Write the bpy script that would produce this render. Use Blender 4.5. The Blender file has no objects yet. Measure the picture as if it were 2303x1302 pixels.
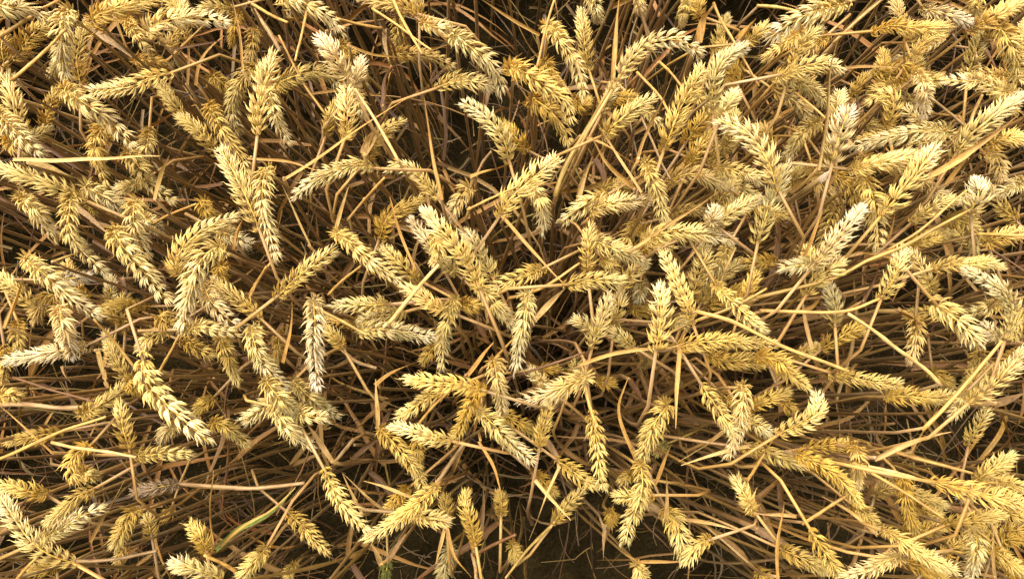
import bpy, math, random
from mathutils import Vector, Matrix, noise

R = math.radians
rng = random.Random(41)
scene = bpy.context.scene
col = scene.collection

# ------------------------------------------------------------------ camera
CAM_H = 1.20                     # metres above the soil, held over the crop
TILT = R(8.9)                    # leaning a little away from straight down
LENS = 24.0
PW, PH = 2303.0, 1302.0
FPX = LENS / 36.0 * PW
cam_data = bpy.data.cameras.new('camera')
cam = bpy.data.objects.new('camera', cam_data)
col.objects.link(cam)
cam.location = (0, 0, CAM_H)
cam.rotation_euler = (TILT, 0, 0)
cam_data.lens = LENS
cam_data.sensor_width = 36.0
cam_data.clip_start = 0.02
cam_data.clip_end = 200.0
scene.camera = cam
CAMROT = Matrix.Rotation(TILT, 3, 'X')

# ------------------------------------------------------------------ world, sun, exposure
SUN_EL, SUN_AZ = R(60), R(-30)
world = bpy.data.worlds.new('World')
scene.world = world
world.use_nodes = True
wn = world.node_tree
bg = wn.nodes['Background']
sky = wn.nodes.new('ShaderNodeTexSky')
sky.sky_type = 'NISHITA'
sky.sun_disc = False
sky.sun_elevation = SUN_EL
sky.sun_rotation = SUN_AZ
sky.air_density = 0.4
sky.dust_density = 10.0
sky.ozone_density = 0.0
wn.links.new(sky.outputs[0], bg.inputs[0])
bg.inputs[1].default_value = 0.05
sun_data = bpy.data.lights.new('sun', 'SUN')
sun_data.energy = 1.5
sun_data.angle = R(115)
sun_data.color = (1.0, 0.965, 0.87)
sun = bpy.data.objects.new('sun', sun_data)
col.objects.link(sun)
sd = Vector((math.cos(SUN_EL) * math.sin(SUN_AZ), math.cos(SUN_EL) * math.cos(SUN_AZ), math.sin(SUN_EL)))
sun.rotation_euler = sd.to_track_quat('Z', 'Y').to_euler()
sun.location = sd * 5
vs = scene.view_settings
vs.view_transform = 'Standard'
vs.look = 'None'
vs.gamma = 1.0
vs.use_curve_mapping = False
vs.exposure = 2.78
scene.cycles.diffuse_bounces = 2
scene.cycles.max_bounces = 5

# ------------------------------------------------------------------ materials
def new_mat(name):
    m = bpy.data.materials.new(name)
    m.use_nodes = True
    nt = m.node_tree
    nt.nodes.clear()
    out = nt.nodes.new('ShaderNodeOutputMaterial')
    return m, nt, out

def nd(nt, t, **kw):
    n = nt.nodes.new(t)
    for k, v in kw.items():
        setattr(n, k, v)
    return n

def mixrgb(nt, fac, a, b, mode='MIX'):
    n = nt.nodes.new('ShaderNodeMix')
    n.data_type = 'RGBA'
    n.blend_type = mode
    for sock, v in ((n.inputs[0], fac), (n.inputs[6], a), (n.inputs[7], b)):
        if isinstance(v, bpy.types.NodeSocket):
            nt.links.new(v, sock)
        elif isinstance(v, (int, float)):
            sock.default_value = v
        else:
            sock.default_value = (*v, 1.0)
    return n.outputs[2]

def ramp(nt, src, stops):
    n = nt.nodes.new('ShaderNodeValToRGB')
    el = n.color_ramp.elements
    while len(el) < len(stops):
        el.new(0.5)
    for e, (p, c) in zip(el, stops):
        e.position = p
        e.color = (*c, 1.0) if not isinstance(c, (int, float)) else (c, c, c, 1.0)
    nt.links.new(src, n.inputs[0])
    return n.outputs[0]

def plant_material(name, streak=24.0, trans=0.22, rough=0.62, spots=0.0, streak_dark=0.62, bump=0.25, use_objcol=True, vcol=False):
    """dry plant tissue: colour of the piece itself, long fibres (uv: u round, v along), flecks"""
    m, nt, out = new_mat(name)
    L = nt.links.new
    uv = nd(nt, 'ShaderNodeUVMap')
    mp = nd(nt, 'ShaderNodeMapping')
    mp.inputs['Scale'].default_value = (streak, 1.6, 1.0)
    L(uv.outputs[0], mp.inputs[0])
    info = nd(nt, 'ShaderNodeObjectInfo')
    addv = nd(nt, 'ShaderNodeVectorMath', operation='ADD')
    comb = nd(nt, 'ShaderNodeCombineXYZ')
    mul = nd(nt, 'ShaderNodeMath', operation='MULTIPLY')
    mul.inputs[1].default_value = 37.0
    L(info.outputs['Random'], mul.inputs[0])
    L(mul.outputs[0], comb.inputs[2])
    L(mp.outputs[0], addv.inputs[0])
    L(comb.outputs[0], addv.inputs[1])
    n1 = nd(nt, 'ShaderNodeTexNoise')
    n1.inputs['Scale'].default_value = 1.0
    n1.inputs['Detail'].default_value = 3.0
    L(addv.outputs[0], n1.inputs['Vector'])
    if vcol:
        at = nd(nt, 'ShaderNodeAttribute', attribute_name='tint')
        base = at.outputs['Color']
    else:
        base = info.outputs['Color']
    st = ramp(nt, n1.outputs['Fac'], [(0.34, streak_dark), (0.60, 1.08)])
    c1 = mixrgb(nt, 1.0, base, st, 'MULTIPLY')
    # slow colour drift in space
    geo = nd(nt, 'ShaderNodeNewGeometry')
    n2 = nd(nt, 'ShaderNodeTexNoise')
    n2.inputs['Scale'].default_value = 130.0
    n2.inputs['Detail'].default_value = 4.0
    L(geo.outputs['Position'], n2.inputs['Vector'])
    drift = ramp(nt, n2.outputs['Fac'], [(0.3, (0.80, 0.76, 0.64)), (0.65, (1.08, 1.08, 1.10))])
    c2 = mixrgb(nt, 0.8, c1, drift, 'MULTIPLY')
    # piece to piece brightness
    pv = ramp(nt, info.outputs['Random'], [(0.0, (0.86, 0.83, 0.76)), (1.0, (1.08, 1.07, 1.04))])
    c3 = mixrgb(nt, 1.0, c2, pv, 'MULTIPLY')
    col_out = c3
    if spots > 0:
        n3 = nd(nt, 'ShaderNodeTexNoise')
        n3.inputs['Scale'].default_value = 420.0
        n3.inputs['Detail'].default_value = 2.0
        L(geo.outputs['Position'], n3.inputs['Vector'])
        sp = ramp(nt, n3.outputs['Fac'], [(0.64, 0.0), (0.74, spots)])
        col_out = mixrgb(nt, sp, c3, (0.07, 0.045, 0.02))
    bs = nd(nt, 'ShaderNodeBsdfPrincipled')
    L(col_out, bs.inputs['Base Color'])
    bs.inputs['Roughness'].default_value = rough
    bs.inputs['Specular IOR Level'].default_value = 0.35
    bp = nd(nt, 'ShaderNodeBump')
    bp.inputs['Strength'].default_value = bump
    bp.inputs['Distance'].default_value = 0.0006
    L(n1.outputs['Fac'], bp.inputs['Height'])
    L(bp.outputs[0], bs.inputs['Normal'])
    if trans > 0:
        tr = nd(nt, 'ShaderNodeBsdfTranslucent')
        tc = mixrgb(nt, 1.0, col_out, (1.0, 0.80, 0.46), 'MULTIPLY')
        L(tc, tr.inputs[0])
        mx = nd(nt, 'ShaderNodeMixShader')
        mx.inputs[0].default_value = trans
        L(bs.outputs[0], mx.inputs[1])
        L(tr.outputs[0], mx.inputs[2])
        L(mx.outputs[0], out.inputs[0])
    else:
        L(bs.outputs[0], out.inputs[0])
    return m

MAT_HUSK = plant_material('husk_chaff', streak=9.0, trans=0.42, rough=0.7, spots=0.25, streak_dark=(0.72, 0.60, 0.33), bump=0.35)
MAT_STEM = plant_material('straw_stem', streak=9.0, trans=0.0, rough=0.5, spots=0.6, streak_dark=(0.55, 0.47, 0.36), bump=0.4)
MAT_LEAF = plant_material('dry_leaf_blade', streak=11.0, trans=0.18, rough=0.6, spots=0.7, streak_dark=(0.55, 0.44, 0.30), bump=0.4)
MAT_STUFF = plant_material('straw_litter', streak=9.0, trans=0.1, rough=0.65, spots=0.5, streak_dark=0.5, bump=0.3, vcol=True)

def soil_material():
    m, nt, out = new_mat('crumbly_soil')
    L = nt.links.new
    geo = nd(nt, 'ShaderNodeNewGeometry')
    a = nd(nt, 'ShaderNodeTexNoise'); a.inputs['Scale'].default_value = 14.0; a.inputs['Detail'].default_value = 8.0
    L(geo.outputs['Position'], a.inputs['Vector'])
    b = nd(nt, 'ShaderNodeTexNoise'); b.inputs['Scale'].default_value = 160.0; b.inputs['Detail'].default_value = 6.0
    L(geo.outputs['Position'], b.inputs['Vector'])
    c0 = ramp(nt, a.outputs['Fac'], [(0.3, (0.008, 0.0056, 0.002)), (0.7, (0.030, 0.021, 0.008))])
    c1 = ramp(nt, b.outputs['Fac'], [(0.35, (0.7, 0.7, 0.68)), (0.7, (1.2, 1.2, 1.15))])
    c2 = mixrgb(nt, 1.0, c0, c1, 'MULTIPLY')
    v = nd(nt, 'ShaderNodeTexVoronoi'); v.inputs['Scale'].default_value = 95.0
    L(geo.outputs['Position'], v.inputs['Vector'])
    sp = ramp(nt, v.outputs['Distance'], [(0.06, 0.55), (0.16, 0.0)])
    c3 = mixrgb(nt, sp, c2, (0.07, 0.05, 0.026))
    bs = nd(nt, 'ShaderNodeBsdfPrincipled')
    bs.inputs['Roughness'].default_value = 1.0
    bs.inputs['Specular IOR Level'].default_value = 0.02
    L(c3, bs.inputs['Base Color'])
    bp = nd(nt, 'ShaderNodeBump'); bp.inputs['Strength'].default_value = 1.0; bp.inputs['Distance'].default_value = 0.008
    L(b.outputs['Fac'], bp.inputs['Height'])
    L(bp.outputs[0], bs.inputs['Normal'])
    L(bs.outputs[0], out.inputs[0])
    return m
MAT_SOIL = soil_material()

# colours of the things themselves (linear)
PALE = Vector((0.77, 0.71, 0.43))
STRAW = Vector((0.67, 0.565, 0.22))
GOLD = Vector((0.525, 0.368, 0.07))
BROWN = Vector((0.30, 0.165, 0.045))
GREYISH = Vector((0.40, 0.30, 0.175))
GREEN = Vector((0.17, 0.20, 0.045))
STEMC = {'g': Vector((0.35, 0.21, 0.052)), 't': Vector((0.235, 0.155, 0.070)), 'u': Vector((0.22, 0.095, 0.022)), 'w': Vector((0.62, 0.56, 0.44)), 'b': Vector((0.10, 0.046, 0.011)),
         'p': Vector((0.42, 0.285, 0.105)), 'n': Vector((0.13, 0.17, 0.03)), 'o': Vector((0.26, 0.175, 0.042))}

# ------------------------------------------------------------------ geometry helpers
def unproject(px, py, z):
    d = CAMROT @ Vector(((px - PW / 2) / FPX, -(py - PH / 2) / FPX, -1.0))
    t = (z - CAM_H) / d.z
    return Vector((0, 0, CAM_H)) + d * t

def project(p):
    v = CAMROT.transposed() @ (p - Vector((0, 0, CAM_H)))
    if v.z > -1e-4:
        return None
    return (PW / 2 + FPX * v.x / -v.z, PH / 2 - FPX * v.y / -v.z)

def catmull(pts, n):
    """n+1 points evenly spaced along a smooth curve through pts"""
    P = [pts[0] * 2 - pts[1]] + list(pts) + [pts[-1] * 2 - pts[-2]]
    dense = []
    K = 10
    for i in range(1, len(P) - 2):
        p0, p1, p2, p3 = P[i - 1], P[i], P[i + 1], P[i + 2]
        for k in range(K):
            t = k / K
            dense.append(0.5 * (2 * p1 + (p2 - p0) * t + (2 * p0 - 5 * p1 + 4 * p2 - p3) * t * t
                                + (3 * p1 - p0 - 3 * p2 + p3) * t ** 3))
    dense.append(pts[-1].copy())
    acc = [0.0]
    for a, b in zip(dense, dense[1:]):
        acc.append(acc[-1] + (b - a).length)
    total = acc[-1]
    out, j = [], 0
    for k in range(n + 1):
        s = total * k / n
        while j < len(acc) - 2 and acc[j + 1] < s:
            j += 1
        seg = acc[j + 1] - acc[j]
        f = 0 if seg < 1e-9 else (s - acc[j]) / seg
        out.append(dense[j].lerp(dense[j + 1], max(0, min(1, f))))
    return out, total

def frames(path, roll=0.0, up=None):
    """tangent, normal, binormal along a path by parallel transport"""
    T = []
    n = len(path)
    for i in range(n):
        a = path[max(0, i - 1)]
        b = path[min(n - 1, i + 1)]
        T.append((b - a).normalized())
    ref = up if up is not None else Vector((0, 0, 1))
    if abs(T[0].dot(ref)) > 0.93:
        ref = Vector((1, 0, 0))
    N = (ref - T[0] * ref.dot(T[0])).normalized()
    N = Matrix.Rotation(roll, 3, T[0]) @ N
    fr = []
    for i in range(n):
        if i:
            N = (N - T[i] * N.dot(T[i]))
            N = N.normalized() if N.length > 1e-6 else T[i].orthogonal().normalized()
        fr.append((T[i], N.copy(), T[i].cross(N)))
    return fr

class MB:
    def __init__(self):
        self.v, self.f, self.uv, self.c = [], [], [], []
    def tube(self, path, radii, sides=6, cap=True, color=None, roll=0.0, flat=1.0, vlen=None):
        fr = frames(path, roll)
        b = len(self.v)
        n = len(path)
        for i in range(n):
            for k in range(sides):
                a = 2 * math.pi * k / sides
                self.v.append(path[i] + fr[i][1] * (math.cos(a) * radii[i]) + fr[i][2] * (math.sin(a) * radii[i] * flat))
        vl = vlen or n
        for i in range(n - 1):
            for k in range(sides):
                k2 = (k + 1) % sides
                self.f.append((b + i * sides + k, b + i * sides + k2, b + (i + 1) * sides + k2, b + (i + 1) * sides + k))
                u0, u1 = k / sides, (k + 1) / sides
                self.uv.append([(u0, i / vl * 4), (u1, i / vl * 4), (u1, (i + 1) / vl * 4), (u0, (i + 1) / vl * 4)])
                self.c.append(color)
        if cap:
            for i, rev in ((0, True), (n - 1, False)):
                idx = [b + i * sides + k for k in range(sides)]
                if rev:
                    idx.reverse()
                self.f.append(tuple(idx)); self.uv.append([(0.5, 0.5)] * sides); self.c.append(color)
    def ribbon(self, path, widths, fold=0.25, roll=0.0, twist=0.0, color=None, up=None):
        """a dry grass blade: two halves folded along the midrib"""
        fr = frames(path, roll, up)
        b = len(self.v)
        n = len(path)
        for i in range(n):
            T, N, B = fr[i]
            M = Matrix.Rotation(twist * i / n, 3, T)
            N, B = M @ N, M @ B
            w = widths[i] * 0.5
            self.v += [path[i] - B * w + N * (w * fold), path[i] - N * (w * fold * 0.6), path[i] + B * w + N * (w * fold)]
        for i in range(n - 1):
            for k in range(2):
                self.f.append((b + i * 3 + k, b + i * 3 + k + 1, b + (i + 1) * 3 + k + 1, b + (i + 1) * 3 + k))
                self.uv.append([(k * .5, i / n * 4), (k * .5 + .5, i / n * 4), (k * .5 + .5, (i + 1) / n * 4), (k * .5, (i + 1) / n * 4)])
                self.c.append(color)
    def mesh(self, name, mat, smooth=True, tint=False):
        me = bpy.data.meshes.new(name)
        me.from_pydata([tuple(v) for v in self.v], [], self.f)
        uvl = me.uv_layers.new(name='UVMap')
        flat = [c for face in self.uv for uv in face for c in uv]
        uvl.data.foreach_set('uv', flat)
        if tint:
            ca = me.color_attributes.new('tint', 'FLOAT_COLOR', 'CORNER')
            fl = []
            for face, c in zip(self.f, self.c):
                fl += [c[0], c[1], c[2], 1.0] * len(face)
            ca.data.foreach_set('color', fl)
        if smooth:
            me.polygons.foreach_set('use_smooth', [True] * len(me.polygons))
        me.materials.append(mat)
        me.update()
        return me

def obj(name, me, parent=None, loc=None, color=None):
    o = bpy.data.objects.new(name, me)
    col.objects.link(o)
    if parent is not None:
        o.parent = parent
    if loc is not None:
        o.location = loc
    if color is not None:
        o.color = (color[0], color[1], color[2], 1.0)
    return o

def jit(c, a=0.1, r=rng):
    k = 1 + r.uniform(-a, a)
    return Vector((c[0] * k, c[1] * k * (1 + r.uniform(-a, a) * .3), c[2] * k * (1 + r.uniform(-a, a) * .6)))

# ------------------------------------------------------------------ ground
def build_ground():
    axis = []
    def spread(lim, fine):
        a, x, step = [], 0.0, fine
        while x < lim:
            a.append(x)
            x += step
            if x > 1.15:
                step *= 1.35
        a.append(lim)
        return [-q for q in reversed(a[1:])] + a
    xs = spread(60.0, 0.012)
    ys = spread(60.0, 0.012)
    verts, faces = [], []
    for y in ys:
        for x in xs:
            d = max(abs(x), abs(y))
            amp = 1.0 if d < 1.6 else 0.3
            p = Vector((x, y, 0))
            z = 0.026 * noise.noise(p * 6) + 0.020 * noise.noise(p * 17 + Vector((3, 1, 7)))
            cell = noise.voronoi(p * 21)[0]
            z += 0.030 * min(0.45, cell[1] - cell[0])          # clods with cracks between
            z += 0.006 * noise.noise(p * 60)
            verts.append((x, y, z * amp - 0.012))
    n = len(xs)
    for j in range(len(ys) - 1):
        for i in range(n - 1):
            faces.append((j * n + i, j * n + i + 1, (j + 1) * n + i + 1, (j + 1) * n + i))
    me = bpy.data.meshes.new('ground')
    me.from_pydata(verts, [], faces)
    me.polygons.foreach_set('use_smooth', [True] * len(me.polygons))
    me.materials.append(MAT_SOIL)
    o = obj('ground', me)
    o['kind'] = 'structure'
    o['label'] = 'dark brown crumbly soil with clods under the wheat'
build_ground()

# ------------------------------------------------------------------ spikelets (shared meshes)
def add_husk(mb, base, axis, normal, length, width, thick, awn=0.0, r=rng):
    """one pointed chaff scale: a boat-shaped, keeled body"""
    Z = axis.normalized()
    Y = (normal - Z * normal.dot(Z)).normalized()
    X = Y.cross(Z)
    prof = [(0.0, 0.34), (0.15, 0.76), (0.36, 1.0), (0.58, 0.84), (0.78, 0.46), (1.0, 0.05)]
    S = 6
    b = len(mb.v)
    bend = r.uniform(0.02, 0.12)
    for t, w in prof:
        c = base + Z * (length * t) + Y * (thick * 0.5 * math.sin(t * math.pi) - length * bend * max(0, t - 0.45) ** 2 * 1.6)
        for k in range(S):
            a = 2 * math.pi * (k + 0.5) / S
            x, y = math.cos(a), math.sin(a)
            yy = y * (1.12 if y > 0 else 0.55)                 # outer face keeled, inner face flat
            mb.v.append(c + X * (x * width * 0.5 * w) + Y * (yy * thick * 0.5 * w))
    for i in range(len(prof) - 1):
        for k in range(S):
            k2 = (k + 1) % S
            mb.f.append((b + i * S + k, b + i * S + k2, b + (i + 1) * S + k2, b + (i + 1) * S + k))
            mb.uv.append([(k / S, prof[i][0]), ((k + 1) / S, prof[i][0]), ((k + 1) / S, prof[i + 1][0]), (k / S, prof[i + 1][0])])
            mb.c.append(None)
    if awn > 0:
        tip = base + Z * (length * 0.97) + Y * (-length * bend * 0.48)
        side = Vector((r.uniform(-.25, .25), r.uniform(-.25, .25), 0))
        pth = [tip, tip + (Z + side * 0.4) * awn * 0.5, tip + (Z + side) * awn]
        mb.tube(pth, [0.00030, 0.00020, 0.00007], sides=3, cap=False)

def make_spikelet(awn=0.0, openness=1.0, plump=1.0, seed=0):
    """fan of chaff scales; local z = along the spikelet, y = outward from the ear, x = across"""
    r = random.Random(seed)
    mb = MB()
    # (fan angle, outward lean, base x, base y, length, width)
    spec = [(-44, -8, -.0028, .0002, .0106, .0021), (44, -8, .0028, .0002, .0106, .0021),
            (-28, 2, -.0022, .0010, .0124, .0022), (28, 2, .0022, .0010, .0124, .0022),
            (-14, 9, -.0013, .0020, .0130, .0022), (15, 9, .0013, .0019, .0128, .0022),
            (-3, 17, -.0004, .0028, .0122, .0021), (6, 4, .0004, .0012, .0132, .0021)]
    for fan, lean, bx, by, ln, wd in spec:
        fa = R(fan * openness + r.gauss(0, 6))
        la = R(lean + r.gauss(0, 7))
        ax = Vector((math.sin(fa), math.sin(la), math.cos(fa)))
        nm = Vector((math.sin(fa) * 0.9, 1.0, 0.0))
        k = r.uniform(0.82, 1.14)
        add_husk(mb, Vector((bx, by, r.uniform(-.0004, .0006))), ax, nm, ln * k, wd * plump * r.uniform(.85, 1.1), .0021 * plump,
                 awn=awn * r.uniform(0.3, 1.2) if r.random() < 0.3 else 0.0, r=r)
    return mb

SPIKELETS = [make_spikelet(0.0025, 1.0, 1.0, s).mesh('spikelet_mesh', MAT_HUSK) for s in range(10)]
SPIKELETS_TIP = [make_spikelet(0.010, 0.85, 0.95, 40 + s).mesh('spikelet_tip_mesh', MAT_HUSK) for s in range(5)]
SPIKELETS_OPEN = [make_spikelet(0.003, 0.85, 1.3, 80 + s).mesh('spikelet_plump_mesh', MAT_HUSK) for s in range(6)]

def ear_layout(path_pts, scale, roll, r, spacing=0.0041):
    """spikelet matrices along the ear"""
    _, total = catmull(path_pts, 4)
    n = max(5, int(round(total / (spacing * scale))))
    path, total = catmull(path_pts, n)
    fr = frames(path, roll)
    out = []
    tw = r.uniform(-0.5, 0.5)
    for i in range(n + 1):
        t = i / n
        T, N, B = fr[i]
        M = Matrix.Rotation(tw * t, 3, T)
        N, B = M @ N, M @ B
        sz = scale * (0.70 + 0.36 * min(1, t / 0.16)) if t < 0.16 else scale * (1.06 - 0.30 * max(0, (t - 0.6) / 0.4))
        sz *= r.uniform(0.86, 1.12)
        if i == n:
            ax, D = T, B
            Y = D
            loc = path[i] - T * 0.004 * scale
        else:
            D = N * (1 if i % 2 else -1)
            a = R(r.gauss(33, 6) - 5 * t)
            D = (D + B * r.uniform(-.12, .12)).normalized()
            ax = T * math.cos(a) + D * math.sin(a)
            Y = D * math.cos(a) - T * math.sin(a)
            loc = path[i] + D * (0.0002 * scale) - T * 0.004 * scale
        X = Y.cross(ax)
        m = Matrix(((X.x, Y.x, ax.x), (X.y, Y.y, ax.y), (X.z, Y.z, ax.z))) * sz
        m4 = m.to_4x4()
        m4.translation = loc
        out.append((t, m4))
    return path, out

def stem_mesh(pts, r0, r1, r, name='stem_mesh', nodes=(), n=18, sides=6):
    path, total = catmull(pts, n)
    rad = []
    for i in range(n + 1):
        t = i / n
        q = r0 + (r1 - r0) * t
        rad.append(q * r.uniform(0.94, 1.06))
    for t in nodes:                                             # swollen straw joints
        i = int(round(t * n))
        if 0 < i < n:
            rad[i] *= 1.45
    mb = MB()
    mb.tube(path, rad, sides=sides, roll=r.uniform(0, 3))
    return mb.mesh(name, MAT_STEM)

def leaf_mesh(start, direction, length, width, droop, r, name='leaf_mesh', curl=0.0):
    pts = []
    p, d = start.copy(), direction.normalized()
    n = 9
    for i in range(n + 1):
        pts.append(p.copy())
        d = (d + Vector((r.uniform(-.2, .2) + curl * d.y, r.uniform(-.2, .2) - curl * d.x, -droop / n))).normalized()
        p = p + d * (length / n)
    w = [width * (0.75 if i == 0 else 1.0) * (1 - (i / n) ** 2.2 * 0.93) for i in range(n + 1)]
    mb = MB()
    mb.ribbon(pts, w, fold=r.uniform(0.1, 0.6), roll=r.uniform(-.6, .6), twist=r.uniform(-4, 4))
    return mb.mesh(name, MAT_LEAF)

# ------------------------------------------------------------------ labels
COLS = ['far left', 'left', 'centre-left', 'centre', 'centre-right', 'right', 'far right']
ROWS = ['top edge', 'upper part', 'middle', 'lower part', 'bottom edge']
def place(px, py):
    c = COLS[max(0, min(6, int(px / PW * 7)))]
    q = ROWS[max(0, min(4, int(py / PH * 5)))]
    return q + ' ' + c
def direction_word(dx, dy):
    a = math.degrees(math.atan2(-dy, dx)) % 360
    return ['right', 'upper right', 'up', 'upper left', 'left', 'lower left', 'down', 'lower right'][int((a + 22.5) // 45) % 8]
LABELLED = []            # (object, label stem, place, px, py)
def finish_labels():
    by = {}
    for o, stem, pl, x, y in LABELLED:
        by.setdefault((stem, pl), []).append((o, x, y))
    for (stem, pl), lst in by.items():
        if len(lst) == 1:
            lst[0][0]['label'] = stem + ', ' + pl
            continue
        sx = max(q[1] for q in lst) - min(q[1] for q in lst)
        sy = max(q[2] for q in lst) - min(q[2] for q in lst)
        lst.sort(key=(lambda q: q[1]) if sx >= sy else (lambda q: q[2]))
        n = len(lst)
        ends = ('leftmost', 'rightmost') if sx >= sy else ('highest', 'lowest')
        ordw = ['', 'second', 'third', 'fourth', 'fifth', 'sixth', 'seventh', 'eighth', 'ninth', 'tenth', 'eleventh', 'twelfth', 'thirteenth', 'fourteenth', 'fifteenth', 'sixteenth']
        for i, (o, x, y) in enumerate(lst):
            if i == 0:
                w = ends[0] + ' of these'
            elif i == n - 1:
                w = ends[1] + ' of these'
            else:
                w = ordw[min(i, 15)] + (' from left' if sx >= sy else ' from top')
            o['label'] = stem + ', ' + pl + ', ' + w

# ------------------------------------------------------------------ the traced ears
# picture tiles used when measuring: origin in photograph pixels; 1736 measured units = 600 pixels
TILE = {'A': (0, 0), 'B': (560, 0), 'C': (1120, 0), 'D': (1700, 0), 'E': (0, 420), 'F': (560, 420), 'G': (1120, 420),
        'H': (1700, 420), 'I': (0, 850), 'J': (560, 850), 'K': (1120, 850), 'L': (1700, 850)}
MEAS = 600.0 / 1736.0
LAYER_Z = {0: 0.46, 1: 0.605, 2: 0.665, 3: 0.715}

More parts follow.
